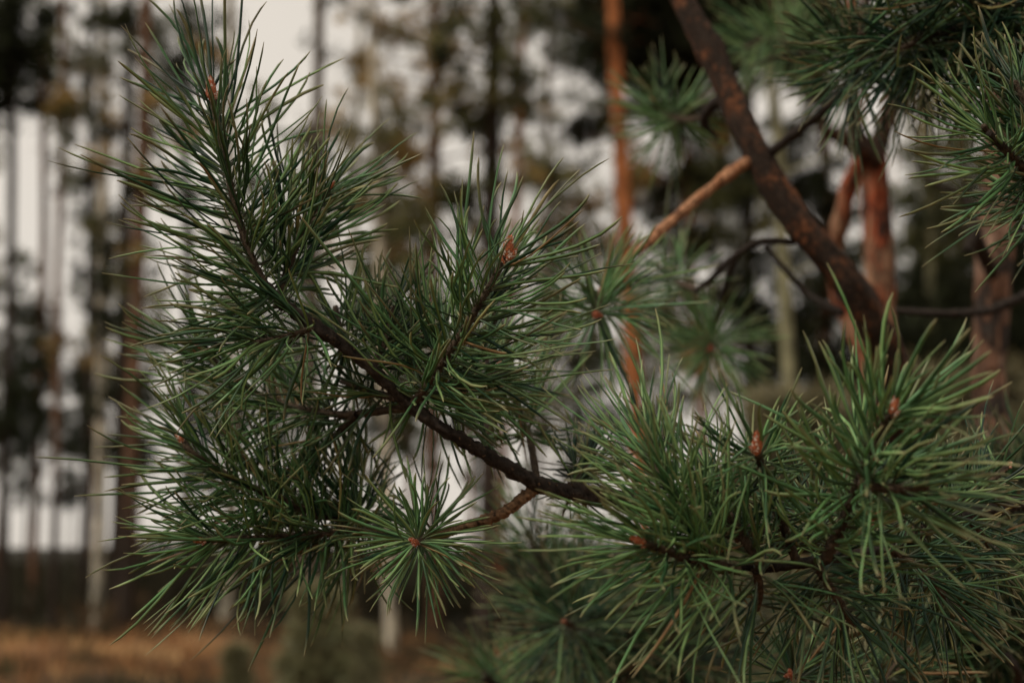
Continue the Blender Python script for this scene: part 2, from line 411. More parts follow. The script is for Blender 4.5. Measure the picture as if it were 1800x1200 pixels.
# ================================================================== BACKGROUND FOREST
def clump(mb, c, r, n, rng, col, bl=.19, bw=.042, flat=.75):
    """needle sprays in loose tufts, so that sky shows through"""
    nt_ = max(3, n//40)
    tc_ = rng.normal(0, 1, (nt_, 3)); tc_ = norm(tc_)*(rng.random((nt_, 1))**.5)*r*np.array([1, 1, flat])
    own = rng.integers(0, nt_, n)
    sz = np.exp(rng.normal(-2.75, .45, nt_)); p = c+tc_[own]+rng.normal(0, 1, (n, 3))*sz[own][:, None]
    d = norm(rng.normal(0, 1, (n, 3))+np.array([0, 0, .35])); L = bl*rng.uniform(.6, 1.3, n)
    s = norm(np.cross(d, rng.normal(0, 1, (n, 3))))*(bw*rng.uniform(.6, 1.3, n))[:, None]*.5
    V = np.stack([p, p+d*L[:, None]*.5+s, p+d*L[:, None], p+d*L[:, None]*.5-s], 1)
    F = (np.arange(n)*4)[:, None]+np.arange(4)[None]
    tone = rng.uniform(.55, 1.5, nt_)[own][:, None]*rng.uniform(.8, 1.2, (n, 1))
    mb.add(V.reshape(-1, 3), F, np.repeat(np.asarray(col)*tone, 4, 0))

BARKS = dict(bright=(.30, .112, .042), tan=(.135, .075, .045), orange=(.20, .088, .042), brown=(.12, .062, .036), dark=(.035, .026, .02), pale=(.46, .41, .31), grey=(.16, .13, .10), moss=(.20, .19, .11))
PINE_G = (.065, .068, .024); PINE_D = (.026, .031, .013); LARCH = (.36, .24, .085); PALE_G = (.19, .175, .075)

def px_size(w_px, d): return w_px/K*d

# trees: name key, (x at the foot, y of the foot or None), (x at picture top), distance, width px, bark, label
TREES = []
def tree(key, xf, xt, d, wpx, bark, label, xm=None, lower=None, cat='pine tree', name='pine_tree', ytop=-250, group=None):
    TREES.append(dict(key=key, xf=xf, xt=xt, xm=xm, d=d, w=wpx, bark=bark, label=label, clumps=[], lower=lower, cat=cat, name=name, ytop=ytop, group=group))
tree('a', 12, 25, 30, 20, 'dark', 'dark pine with a dense crown at the far left edge')
tree('b', 62, 92, 34, 16, 'brown', 'slim brown pine, second from the left edge of the forest')
tree('c', 100, 103, 27, 15, 'tan', 'thin tan-barked pine just left of the thick reddish-brown trunk', lower='dark')
tree('d', 150, 170, 32, 18, 'dark', 'dark bushy pine between the thin tan trunk and the thick reddish-brown one')
tree('e', 205, 232, 28, 26, 'dark', 'black-barked pine close against the thick reddish-brown trunk')
tree('f', 226, 258, 26, 30, 'tan', 'thick reddish-brown pine trunk rising behind the left needle tips', lower='dark')
tree('g', 176, 182, 29, 24, 'pale', 'slender birch with a pale trunk ending on the bank at left', cat='birch', name='birch_tree')
tree('h', 330, 330, 33, 22, 'dark', 'dark pine behind the topmost needles of the sharp branch')
tree('i', 400, 405, 29, 24, 'pale', 'pale-barked birch low behind the drooping needle tips', cat='birch', name='birch_tree')
tree('j', 540, 560, 28, 30, 'grey', 'grey-brown pine standing behind the middle of the sharp branch')
tree('k', 600, 640, 40, 16, 'pale', 'pale thin birch behind the fork of the sharp branch', cat='birch', name='birch_tree')
tree('l', 690, 650, 26, 24, 'pale', 'tall pale birch rising left of the central bud', cat='birch', name='birch_tree')
tree('m', 765, 760, 30, 26, 'brown', 'leafless brown larch with a tawny crown at top centre', cat='larch', name='larch_tree')
tree('n', 850, 870, 23, 38, 'dark', 'stout dark pine below the forking twig in the centre')
tree('o', 876, 930, 34, 18, 'orange', 'narrow orange pine low in the centre beside a stout dark one')
tree('p', 930, 985, 38, 16, 'grey', 'slim grey pine behind the blurred lower tufts in the centre')
tree('q', 1150, 1062, 19, 34, 'bright', 'leaning bright orange pine trunk right of the central tuft', xm=1103)
tree('r', 1260, 1180, 26, 18, 'orange', 'thin orange pine between the blurred tufts', xm=1215)
tree('s', 1425, 1352, 9, 30, 'moss', 'pale mossy trunk behind the leaning dark stem', xm=1378, cat='dead tree', name='dead_tree', ytop=105)
tree('t', 1330, 1300, 30, 30, 'dark', 'dark dense pine in the gap below the thin orange side branch')
tree('u', 1460, 1440, 26, 26, 'brown', 'brown pine behind the stub of the forked red trunk')
tree('v', 1640, 1630, 24, 20, 'moss', 'greenish thin pine between the red trunk and the right edge')
tree('w', 1690, 1700, 30, 24, 'dark', 'dark pine filling the gap left of the scaly right trunk')
tree('x', 1800, 1790, 26, 30, 'dark', 'dark pine at the far right edge behind the scaly trunk')

CL = [  # px, py, r px, fill, colour
 (15,60,75,1.0,PINE_D),(80,130,60,.8,PINE_D),(-30,150,80,1.0,PINE_D),(150,40,55,.45,PINE_G),(60,10,50,.5,PINE_G),(115,225,45,.6,PINE_G),(185,120,60,.65,PINE_G),
 (215,215,60,.6,PINE_G),(240,60,60,.55,PINE_G),(290,130,45,.45,PINE_G),(150,310,48,.55,PINE_D),(185,390,60,.65,PINE_D),(215,470,50,.8,PINE_D),(110,330,28,.35,PINE_G),
 (60,560,50,.6,PINE_D),(20,620,50,.5,PINE_D),(80,640,60,.8,PINE_D),(20,700,70,.85,PINE_D),(60,760,60,.85,PINE_D),(150,690,42,.8,PINE_D),(145,780,45,.75,PINE_D),
 (20,850,40,.3,PINE_D),(205,580,40,.75,PINE_D),(205,700,40,.8,PINE_D),(215,810,42,.8,PINE_D),(130,860,34,.5,PINE_D),(90,880,34,.4,PINE_D),
 (300,40,55,.5,PINE_G),(330,110,65,.75,PINE_D),(360,40,45,.6,PINE_D),(300,230,45,.4,PINE_G),(330,330,40,.4,PINE_G),(560,90,34,.25,PINE_G),
 (600,30,30,.25,LARCH),(680,60,45,.3,PALE_G),(700,190,55,.45,PALE_G),(660,260,60,.4,PALE_G),(610,200,45,.3,PALE_G),(640,130,40,.3,LARCH),(650,360,50,.5,PALE_G),(700,430,45,.4,PINE_G),
 (745,40,60,.5,LARCH),(790,100,65,.55,LARCH),(760,180,55,.5,LARCH),(740,270,55,.5,LARCH),(770,340,45,.45,LARCH),(830,60,60,.5,PALE_G),(880,130,65,.6,PINE_G),(850,30,60,.6,PINE_G),(930,50,60,.6,PINE_G),
 (930,190,55,.5,PINE_G),(860,220,50,.5,PINE_G),(985,120,45,.4,PALE_G),(990,30,60,.65,PINE_G),(960,280,45,.35,PALE_G),(1010,330,50,.4,PALE_G),(900,330,40,.25,PALE_G),(1020,230,50,.4,PINE_G),
 (1040,90,60,.8,PINE_D),(1110,60,85,1.0,PINE_D),(1160,110,70,1.0,PINE_D),(1210,60,90,1.0,PINE_D),(1120,0,80,1.0,PINE_D),(1290,20,80,1.0,PINE_D),(1290,120,60,.8,PINE_D),(1040,440,55,.6,PINE_G),
 (1160,330,60,.8,PINE_D),(1120,360,45,.6,PINE_D),(1215,300,45,.6,PINE_G),(1180,430,50,.6,PINE_G),(1240,440,60,.75,PINE_G),(1290,340,70,.9,PINE_D),(1240,240,40,.3,PINE_G),(1340,480,60,.8,PINE_D),
 (1290,530,50,.8,PINE_D),(1350,580,60,.9,PINE_D),(1330,660,60,.7,PINE_D),(1240,620,45,.4,LARCH),(1390,640,60,.8,PINE_D),(1200,560,45,.5,PINE_G),(1160,610,40,.35,PINE_G),(1170,180,50,.3,PINE_G),
 (1420,60,70,.8,PINE_D),(1380,20,80,.9,PINE_D),(1380,130,50,.55,PINE_G),(1430,160,45,.5,LARCH),(1420,310,60,.9,PINE_D),(1450,370,50,.9,PINE_D),(1400,240,45,.7,PINE_D),(1440,470,55,.8,PINE_D),(1470,40,60,.7,PINE_D),
 (1450,560,60,.9,PINE_D),(1600,60,70,.9,PINE_D),(1640,300,60,.65,PINE_G),(1600,380,40,.5,PINE_D),(1660,420,70,.8,PINE_G),(1630,520,70,.9,PINE_D),(1690,520,70,.9,PINE_D),(1700,600,80,1.0,PINE_D),
 (1600,610,70,.9,PINE_D),(1610,200,40,.4,PINE_G),(1700,350,50,.7,PINE_D),(1790,460,70,.9,PINE_D),(1790,600,90,1.0,PINE_D),(1750,700,90,1.0,PINE_D),(1650,700,90,1.0,PINE_D),(1560,700,80,1.0,PINE_D),(1460,660,80,.9,PINE_D),
 (1780,800,90,1.0,PINE_D),(1620,820,90,1.0,PINE_D),(1450,780,90,.9,PINE_D),(1680,920,90,1.0,PINE_D),(1540,900,90,1.0,PINE_D),(1790,950,90,1.0,PINE_D),
 (1050,620,45,.4,PINE_G),(1010,520,40,.4,PINE_G),(560,560,50,.4,PINE_G),(520,680,60,.4,LARCH),(560,760,50,.5,PINE_G),(430,560,40,.35,PINE_G),(400,700,50,.4,PINE_G),
]
rc = np.random.default_rng(31)
for _ in range(46):
    CL.append((rc.uniform(560, 1070), rc.uniform(-30, 470), rc.uniform(22, 42), rc.uniform(.25, .6), [LARCH, PALE_G, PINE_G, LARCH][rc.integers(4)]))
for _ in range(24):
    CL.append((rc.uniform(110, 330), rc.uniform(-30, 560), rc.uniform(20, 36), rc.uniform(.25, .5), [PALE_G, PINE_G][rc.integers(2)]))
for _ in range(22):
    CL.append((rc.uniform(1100, 1480), rc.uniform(150, 660), rc.uniform(20, 40), rc.uniform(.3, .6), [PALE_G, PINE_G, LARCH][rc.integers(3)]))
for _ in range(120):
    q = (rc.uniform(20, 1250), rc.uniform(-30, 700))
    if 400 < q[0] < 570 and q[1] < 160: continue
    if q[0] < 120 and 200 < q[1] < 480: continue
    CL.append((q[0], q[1], rc.uniform(14, 30), rc.uniform(.5, 1.0), [PINE_D, PALE_G, PINE_G, LARCH][rc.integers(4)]))
for _ in range(26):
    CL.append((rc.uniform(1040, 1480), rc.uniform(-20, 420), rc.uniform(24, 46), rc.uniform(.6, 1.0), [PINE_D, PINE_G][rc.integers(2)]))
TR = {t['key']: t for t in TREES}
for c in CL:
    best = min((t for t in TREES if t['key'] not in 'sq'), key=lambda t: abs((t['xm'] or (t['xf']+t['xt'])/2)-c[0])*(.6 if t['key'] not in 'gq' else 2.2) + (60 if (c[4] is LARCH) != (t['cat'] == 'larch') else 0))
    best['clumps'].append(c)

TR['q']['clumps'] += [(1072, 78, 26, .8, PINE_D), (1078, 20, 24, .7, PINE_D), (1098, 320, 24, .7, PINE_G), (1085, 235, 16, .5, PINE_G)]
def build_tree(t, seed):
    rng = np.random.default_rng(seed); d = t['d']; xm = t['xm'] or (t['xf']+t['xt'])/2
    foot = P(t['xf'], 960, d); foot[2] = float(ground_h(foot[0], foot[1]))-.05
    q1 = P(xm, 480, d); q2 = P(t['xt'], min(0, t['ytop']) if t['ytop'] < 0 else t['ytop'], d)
    pts = [foot, foot*.5+q1*.5+np.array([rng.normal(0, .03), 0, 0]), q1, q1*.5+q2*.5+np.array([rng.normal(0, .05), 0, 0]), q2]
    if t['ytop'] < 0:
        e = q2+norm(q2-q1)*2.5; pts.append(e)
    r = px_size(t['w']*.8, d)/2
    path = smooth(np.array(pts), 60)
    hh = np.linspace(0, 1, 60)
    rad = r*np.interp(hh, [0, .05, .5, 1], [1.35, 1.1, 1.0, .35 if t['ytop'] < 0 else .8])
    root = empty(t['name'], foot, t['label'], t['cat'], t['group'])
    mb = MB(); col = np.array(BARKS[t['bark']]); tube(mb, path, rad, 9, .05, col, rng, 3, .35)
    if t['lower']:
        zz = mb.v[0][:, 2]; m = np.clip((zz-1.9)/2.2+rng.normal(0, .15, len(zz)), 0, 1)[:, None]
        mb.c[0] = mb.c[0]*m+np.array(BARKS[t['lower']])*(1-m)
    if 'birch' in t['name']:
        dk = (rng.random(len(mb.c[0])) < .16)[:, None]; mb.c[0] = np.where(dk, .06, mb.c[0])
    mb.build('trunk', M_FARBARK, root)
    if not t['clumps'] and t['name'] == 'dead_tree':
        for zz in (.35, .55, .72, .86):
            i = int(zz*59); s = path[i]; a = rng.choice([-1, 1]); b = MB()
            tube(b, smooth(np.array([s, s+np.array([a*.18, .05, .10]), s+np.array([a*.42, .1, .16])]), 10), np.linspace(r*.35, r*.1, 10), 6, .05, col, rng)
            b.build('branch', M_FARBARK, root)
        return root
    cr_ = MB(); lim = cr_
    cl = list(t['clumps'])
    # crown above the picture, so that the tree is whole
    ctop = path[-1]
    for k in range(9):
        c = (None, None, None, .45, PINE_G if t['cat'] == 'pine tree' else (LARCH if t['cat'] == 'larch' else PALE_G))
        a = rng.random()*6.28; hz = rng.uniform(-2.2, 1.6)
        pc = ctop+np.array([math.cos(a)*rng.uniform(.3, 1.8), math.sin(a)*rng.uniform(.3, 1.8), hz])
        if pc[2] < q2[2]+.4: pc[2] = q2[2]+.4+rng.random()
        clump(cr_, pc, rng.uniform(.5, .9), 260, rng, c[4])
        cl.append((pc, None))
    for c in t['clumps']:
        dd = d+rng.normal(0, .6); pc = P(c[0], c[1], dd); rr = px_size(c[2]*1.35, dd)
        area = math.pi*rr*rr; n = int((.78 if c[0] < 340 else 1)*area*(1.45 if c[4] is PINE_D and c[3] > .72 else 1)*c[3]**1.2*(620 if c[0] < 520 or c[0] > 1080 else 520))
        clump(cr_, pc, rr, n, rng, c[4])
        if c[3] > .9: clump(cr_, pc, rr, n//2, rng, c[4], bl=.26, bw=.07)
    for c in cl:
        pc = c[0] if c[1] is None else P(c[0], c[1], d)
        i = int(np.argmin(np.abs(path[:, 2]-(pc[2]-.25*np.linalg.norm((path[:, :2]-pc[:2]).min(0))*.5)))); s = path[i]
        e = pc-s; m = s+e*.5+np.array([0, 0, .12*np.linalg.norm(e)*.5])
        bp = smooth(np.array([s, m, pc]), 10)
        tube(lim, bp, np.linspace(min(r*.4, .035), .008, 10), 5, .08, col*.6, rng)
        for _ in range(5):
            j = rng.integers(4, 10); dv = norm(rng.normal(0, 1, 3)+np.array([0, 0, .3]))*rng.uniform(.3, .9)
            tube(lim, np.array([bp[j], bp[j]+dv*.5, bp[j]+dv+np.array([0, 0, .05])]), np.array([.011, .008, .005]), 4, .05, col*.5, rng)
    cr_.build('crown', M_FAR, root, shade=False)
    return root
for k, t in enumerate(TREES): build_tree(t, 100+k)

# distant trees: three grown, the rest copied
rng = np.random.default_rng(77)
def far_proto(seed, bark, col, n_cl, h, label, group):
    r2 = np.random.default_rng(seed)
    root = empty('pine_tree', (0, 0, 0), label, 'pine tree', group)
    mb = MB(); path = smooth(np.array([[0, 0, -.6], [r2.normal(0, .1), 0, h*.4], [r2.normal(0, .2), 0, h*.75], [r2.normal(0, .3), 0, h]]), 30)
    tube(mb, path, np.interp(np.linspace(0, 1, 30), [0, .1, 1], [.12, .09, .03]), 7, .05, BARKS[bark], r2, 3)
    mb.build('trunk', M_FARBARK, root)
    cm = MB()
    for k in range(n_cl):
        i = int(r2.uniform(.38, 1)*29); a = r2.random()*6.28; rr = r2.uniform(.2, 1.5)*(1.2-i/40)
        pc = path[i]+np.array([math.cos(a)*rr, math.sin(a)*rr, r2.normal(0, .2)])
        clump(cm, pc, r2.uniform(.5, 1.1), 330, r2, col, bl=.24, bw=.045, flat=.6)
        tube(cm, np.array([path[max(i-1, 0)], (path[i]+pc)/2, pc]), np.array([.025, .018, .008]), 4, 0, np.array(BARKS[bark])*.6, r2)
    cm.build('crown', M_FAR, root, shade=False)
    return root
protos = [far_proto(1, 'brown', PINE_G, 26, 17, 'slender brown-barked pine far back in the forest, blurred to a streak', 'distant brown-barked pines'),
          far_proto(2, 'dark', PINE_D, 34, 15, 'blackish bushy pine far back in the forest, its dense crown reaching low', 'distant blackish pines'),
          far_proto(3, 'grey', PALE_G, 18, 18, 'pale grey thin tree far back in the forest with a sparse crown', 'distant pale grey trees'),
          far_proto(4, 'orange', PINE_G, 22, 19, 'distant orange-barked pine standing far behind the bank', 'distant orange-barked pines')]
used = set()
def place_far(x, y, k):
    pr = protos[k]
    if k in used:
        r_ = pr.copy(); COL.objects.link(r_)
        for ch in list(pr.children):
            c = ch.copy(); COL.objects.link(c); c.parent = r_
    else: r_ = pr; used.add(k)
    r_.location = (x, y, float(ground_h(np.array(x), np.array(y)))); r_.rotation_euler = (0, 0, rng.random()*6.28)
    s = rng.uniform(.85, 1.2); r_.scale = (s, s, s)
for q in range(95):
    y_ = rng.uniform(45, 100); px = rng.uniform(-150, 1950)
    # leave the bright gaps that the photograph shows
    if -20 < px < 110 and rng.random() < .8: continue
    if 280 < px < 600 and rng.random() < .75: continue
    if 110 < px <= 280 and rng.random() < .4: continue
    place_far((px-900)/K*y_, y_, int(rng.integers(0, 4)))

for q in range(36):     # the wood goes on past both sides of the view
    y_ = rng.uniform(38, 95); px = rng.uniform(1980, 3000) if q % 2 else rng.uniform(-1500, -180)
    place_far((px-900)/K*y_, y_, int(rng.integers(0, 4)))

# young pines on the bank
def young_pine(px, d, h, w_, label, seed, light=.5, nl=.08, nw=.004, dens=1.0):
    r2 = np.random.default_rng(seed); f = P(px, 960, d); f[2] = float(ground_h(f[0], f[1]))-.02
    root = empty('young_pine', f, label, 'young pine')
    mb = MB(); path = smooth(np.array([f, f+[.02, 0, h*.5], f+[-.01, 0, h]]), 20); tube(mb, path, np.linspace(.022, .006, 20), 7, .05, BARKS['brown'], r2)
    mb.build('trunk', M_FARBARK, root); cm = MB()
    for lv in np.linspace(.10, .97, 8+int(h*2)):
        for k in range(6):
            a = k*1.257+lv*9+r2.normal(0, .2); l = w_*.5*(1.12-lv)*r2.uniform(.8, 1.2)
            b = path[int(lv*19)]; e = b+np.array([math.cos(a)*l, math.sin(a)*l, l*.5]); 
            tube(cm, np.array([b, (b+e)/2+[0, 0, -.02], e]), np.array([.008, .006, .004]), 5, 0, BARKS['brown'], r2)
            for s in (.35, .6, .8, 1.0):
                pp = b*(1-s)+e*s; n = int(110*dens); dd = norm(norm(e-b)*.5+r2.normal(0, .6, (n, 3)))
                needles(cm, np.repeat(pp[None], n, 0)+r2.normal(0, .02, (n, 3)), dd, r2.normal(0, .2, (n, 3)), r2.uniform(.6*nl, nl, n), np.full(n, nw), r2, needle_cols(n, r2, light), nseg=2)
    cm.build('crown', M_NEEDLE, root)
young_pine(565, 6.0, 1.45, .66, 'blurred young green pine on the bank below the round tuft', 3, 1.2, .08, .008, 2.4)
young_pine(425, 7.5, 1.15, .22, 'tiny narrow green pine seedling left of the larger young pine', 4)
young_pine(640, 7.4, 1.25, .40, 'small young pine tucked at the right side of the larger one', 5)
young_pine(1690, 4.2, 2.05, 2.0, 'big dark young pine filling the lower right behind the near branches', 6, 0, .13, .008, 1.3)  # this pine and the next: needle colour darkened to stand for shade
young_pine(1420, 5.2, 2.1, 1.7, 'dark young pine behind the round tuft with an upright red bud', 7, 0, .13, .008, 1.2)
young_pine(1130, 5.8, 1.45, 1.2, 'low dark young pine behind the blurred lower branch right of centre', 8, .05, .12, .007, 1.2)

# ================================================================== NEAR TRUNKS
def near_trunk(root, pts, radii, m, name, seed, n=120, sides=20, rough=.05):
    return stem(root, pts, radii, seed, name, m, sides, rough, 0, n, freq=4)
# leaning dark stem
lp = P(1700, 2300, 1.55); lp[2] = 0
lean = empty('pine_tree', lp, 'leaning dark pine stem crossing the upper right with an orange-lit edge', 'pine tree')
near_trunk(lean, [(1150, -110, 1.42), (1195, -10, 1.4), (1262, 120, 1.38), (1330, 270, 1.36), (1400, 385, 1.35), (1478, 480, 1.35), (1530, 560, 1.36), (1575, 700, 1.4), (1625, 1100, 1.5), (1700, 2300, 1.55)],
           [.0098, .0108, .0117, .0125, .0135, .0148, .017, .021, .028, .045], M_DARKBARK, 'trunk', 21, rough=.085, n=200)
b = stem(lean, [(1330, 275, 1.36), (1290, 300, 1.35), (1240, 338, 1.33), (1190, 380, 1.30), (1135, 430, 1.26), (1080, 478, 1.22), (1045, 530, 1.17)], [.0065, .0055, .005, .0045, .0042, .0038, .003], 22, 'branch', bark_mat('orange_twig_bark', (.42, .21, .11), (.28, .12, .055), (.10, .05, .03), vs=160, thr=.4), 12, .06, 0, 90)
b['label'] = 'thin orange side branch'
shoot(lean, [(1080, 478, 1.22), (1060, 510, 1.17), (1050, 545, 1.10), (1048, 552, 1.05)], .003, .0022, 95, L=.062, aB=95, aT=50, t0=.25, bud=.012, seed=301, light=.6)
stem(lean, [(1350, 440, 1.36), (1395, 425, 1.36), (1335, 425, 1.34), (1290, 450, 1.33), (1255, 485, 1.33), (1225, 510, 1.34)][1:], [.003, .0032, .003, .0026, .002], 23, 'branch')
stem(lean, [(1345, 430, 1.5), (1385, 480, 1.5), (1425, 520, 1.5), (1480, 550, 1.42)], [.0025, .003, .0035, .004], 24, 'branch')
stem(lean, [(1355, 268, 1.36), (1400, 232, 1.28), (1455, 188, 1.2), (1505, 128, 1.12)], [.0045, .0040, .0036, .003], 25, 'branch')
stem(lean, [(1275, 170, 1.38), (1248, 190, 1.40), (1238, 215, 1.42), (1262, 245, 1.43)], [.0055, .005, .004, .0015], 26, 'branch')
shoot(lean, [(1240, 208, 1.42), (1200, 210, 1.46), (1165, 200, 1.5), (1150, 178, 1.5)], .0035, .0025, 85, L=.062, aB=95, aT=45, t0=.45, bud=.008, seed=302, light=.75, droop=0)
shoot(lean, [(1455, 188, 1.2), (1495, 140, 1.14), (1512, 100, 1.06), (1513, 60, 1.02)], .003, .0022, 110, L=.066, aB=80, aT=40, t0=.3, bud=0, seed=303, light=.25)
# hanging tuft on a dark twig
stem(lean, [(1300, 440, 1.45), (1283, 480, 1.5), (1268, 530, 1.55), (1252, 585, 1.58)], [.003, .0035, .0035, .0035], 27, 'branch')
shoot(lean, [(1262, 555, 1.56), (1252, 590, 1.58), (1250, 605, 1.54), (1250, 612, 1.5)], .003, .0022, 110, L=.066, aB=100, aT=55, t0=.1, bud=.01, seed=304, light=.75)
shoot(lean, [(1225, 510, 1.34), (1190, 495, 1.42), (1165, 480, 1.48), (1150, 462, 1.5)], .003, .0022, 60, L=.055, aB=80, aT=40, t0=.3, bud=0, seed=305, light=.5)
stem(lean, [(1520, 86, 1.75), (1450, 92, 1.75), (1380, 100, 1.72), (1330, 112, 1.7)], [.004, .0035, .003, .002], 28, 'branch')
shoot(lean, [(1450, 92, 1.75), (1400, 80, 1.75), (1350, 70, 1.75), (1310, 85, 1.75)], .003, .0022, 110, L=.066, aB=95, aT=45, t0=.2, bud=0, seed=306, light=.8, droop=0)
shoot(lean, [(1420, 95, 1.8), (1400, 60, 1.85), (1385, 35, 1.85)], .003, .0022, 80, L=.066, aB=85, aT=45, t0=.1, bud=0, seed=307, light=.8, droop=0)

# forked red trunk
fp = P(1560, 2500, 2.05); fp[2] = 0
fork = empty('pine_tree', fp, 'forked pine with vivid red-orange flaking bark and a dark stub', 'pine tree')
near_trunk(fork, [(1515, 190, 2.15), (1540, 270, 2.1), (1543, 400, 2.08), (1547, 500, 2.06), (1552, 640, 2.05), (1560, 900, 2.05), (1560, 2500, 2.05)][1:], [.017, .019, .020, .021, .028, .05], M_REDBARK, 'trunk', 31)
b = near_trunk(fork, [(1556, 800, 2.08), (1535, 660, 2.12), (1490, 560, 2.14), (1466, 470, 2.14), (1475, 400, 2.12), (1495, 320, 2.1), (1525, 262, 2.09)][::-1], [.0135, .0125, .012, .0125, .014, .015, .012], M_REDBARK, 'stem', 32)
b = near_trunk(fork, [(1540, 275, 2.1), (1556, 220, 2.1), (1572, 170, 2.12), (1600, 80, 2.15), (1640, -60, 2.2), (1660, -700, 2.3), (1620, -1400, 2.5)], [.0155, .014, .013, .012, .010, .009, .006], M_DARKBARK, 'stem', 33)
b['label'] = 'dark upper stem'
near_trunk(fork, [(1540, 282, 2.08), (1512, 262, 2.04), (1480, 244, 2.0), (1442, 226, 1.98)], [.013, .0125, .0105, .0075], M_DARKBARK, 'branch_stub', 34)
near_trunk(fork, [(1520, 258, 2.08), (1503, 225, 2.05), (1497, 180, 2.03), (1506, 120, 2.02), (1520, 40, 2.0), (1530, -60, 2.0)], [.013, .012, .0095, .008, .007, .006], M_DARKBARK, 'stem', 35)
far_or = empty('pine_tree', P(1496, 1900, 5.5)*np.array([1, 1, 0]), 'light orange pine trunk seen directly behind the top dark tuft', 'pine tree')
stem(far_or, [(1499, -200, 5.5), (1499, -20, 5.5), (1500, 110, 5.5), (1512, 250, 5.5), (1540, 500, 5.5), (1560, 1350, 5.5)], [.024, .026, .028, .030, .034, .04], 36, 'trunk', M_REDBARK, 14, .04, 0, 80, freq=4)

# scaly right trunk
sp = P(1815, 2000, 1.9); sp[2] = 0
scaly = empty('pine_tree', sp, 'scaly grey and pink pine trunk near the right edge', 'pine tree')
near_trunk(scaly, [(1765, -1500, 2.4), (1760, -700, 2.1), (1752, -150, 1.95), (1758, 120, 1.93), (1755, 330, 1.92), (1746, 450, 1.9), (1742, 560, 1.9), (1738, 680, 1.9), (1752, 820, 1.88), (1782, 950, 1.86), (1800, 1050, 1.86), (1815, 2000, 1.9)],
           [.008, .013, .017, .019, .021, .0215, .022, .024, .027, .031, .034, .05], M_PINKBARK, 'trunk', 41, rough=.07)
stem(scaly, [(1700, 440, 1.75), (1715, 395, 1.76), (1690, 345, 1.77), (1640, 320, 1.78), (1610, 290, 1.8)], [.006, .0055, .0045, .0035, .002], 42, 'branch')
stem(scaly, [(1745, 480, 1.88), (1722, 430, 1.8), (1712, 395, 1.76)], [.009, .008, .0055], 43, 'branch')
stem(scaly, [(1825, 505, 1.45), (1790, 525, 1.45), (1740, 545, 1.46), (1690, 550, 1.47), (1640, 550, 1.48), (1575, 545, 1.5)], [.0048, .0045, .0042, .004, .0035, .003], 44, 'branch', rough=.16, knobs=20)
stem(scaly, [(1760, 860, 1.85), (1700, 870, 1.7), (1640, 880, 1.6), (1560, 880, 1.5)], [.012, .010, .008, .006], 45, 'branch')

# the scaly pine and its neighbour carry their crowns above the picture; they shade what hangs at the right
def near_crown(root_, spots, seed, s_from):
    r2 = np.random.default_rng(seed); cm = MB(); lm = cm
    for (x, y, z, rr) in spots:
        c = np.array([x, y, z]); st = np.array([s_from[0], s_from[1], min(z-.15, s_from[2])])
        tube(lm, smooth(np.array([st, (st+c)/2+[0, 0, .08], c]), 12), np.linspace(.018, .006, 12), 6, .06, (.06, .035, .022), r2)
        for _ in range(26):
            p = c+norm(r2.normal(0, 1, 3))*rr*r2.random()**.4*np.array([1, 1, .5]); n = 46
            tube(lm, np.array([c, (c+p)/2, p]), np.array([.006, .004, .003]), 4, 0, (.06, .035, .022), r2)
            dd = norm(norm(p-c+[0, 0, .02])*.6+r2.normal(0, .7, (n, 3)))
            needles(cm, np.repeat(p[None], n, 0)+norm(c-p)*r2.random((n, 1))*.10, dd, r2.normal(0, .2, (n, 3)), r2.uniform(.06, .08, n), np.full(n, .0035), r2, needle_cols(n, r2, .3), nseg=2)
    cm.build('crown', M_NEEDLE, root_)
r3 = np.random.default_rng(404)
near_crown(scaly, [(r3.uniform(.7, 2.4), r3.uniform(.3, 3.2), r3.uniform(3.0, 4.6), .42) for _ in range(34)], 11, (.66, 1.9, 3.8))
near_crown(fork, [(r3.uniform(.1, 1.6), r3.uniform(1.0, 3.4), r3.uniform(3.3, 4.8), .42) for _ in range(22)], 12, (.62, 2.1, 3.8))

# ================================================================== THE SHARP BRANCH
root = empty('pine_branch', P(1745, 885, 1.75), 'large sharply focused pine branch reaching left, with a fork and long dark green needles', 'pine branch', 'pine branches close to the camera')
stem(root, [(1745, 885, 1.75), (1500, 950, 1.25), (1300, 930, 1.0), (1180, 900, .95), (1080, 876, .91), (1000, 864, .89), (945, 850, .88), (860, 802, .87), (790, 760, .86), (720, 712, .86), (655, 650, .85), (600, 605, .85), (550, 570, .85), (500, 535, .85), (455, 490, .85)],
     [.011, .009, .007, .0065, .0060, .0052, .0048, .0040, .0037, .0036, .0033, .0034, .0036, .0031, .0027], 51, 'stem', knobs=700, n=520, rough=.17)
SH = lambda pts, n, sd, **k: shoot(root, pts, k.pop('r0', .0026), k.pop('r1', .0018), n, seed=sd, **k)
SH([(535, 560, .85), (470, 505, .85), (430, 420, .85), (405, 325, .85), (386, 240, .85), (374, 172, .85)], 185, 1, L=.071, aB=78, aT=24, bud=.0125, light=.35, extra=4)
SH([(490, 525, .86), (512, 455, .87), (543, 385, .88), (578, 332, .88)], 110, 2, L=.058, aB=70, aT=26, bud=.006, light=.4, extra=0, t0=.12)
SH([(722, 715, .86), (768, 650, .85), (812, 585, .84), (850, 522, .83), (873, 480, .825), (889, 452, .82)], 165, 3, L=.067, aB=80, aT=32, bud=.0125, bax=(.25, -.3, 1), light=.45, extra=2)
SH([(715, 716, .88), (610, 728, .91), (520, 716, .94), (450, 690, .95), (395, 650, .95), (347, 612, .94)], 140, 4, L=.06, aB=75, aT=24, bud=.009, light=.5, t0=.30)
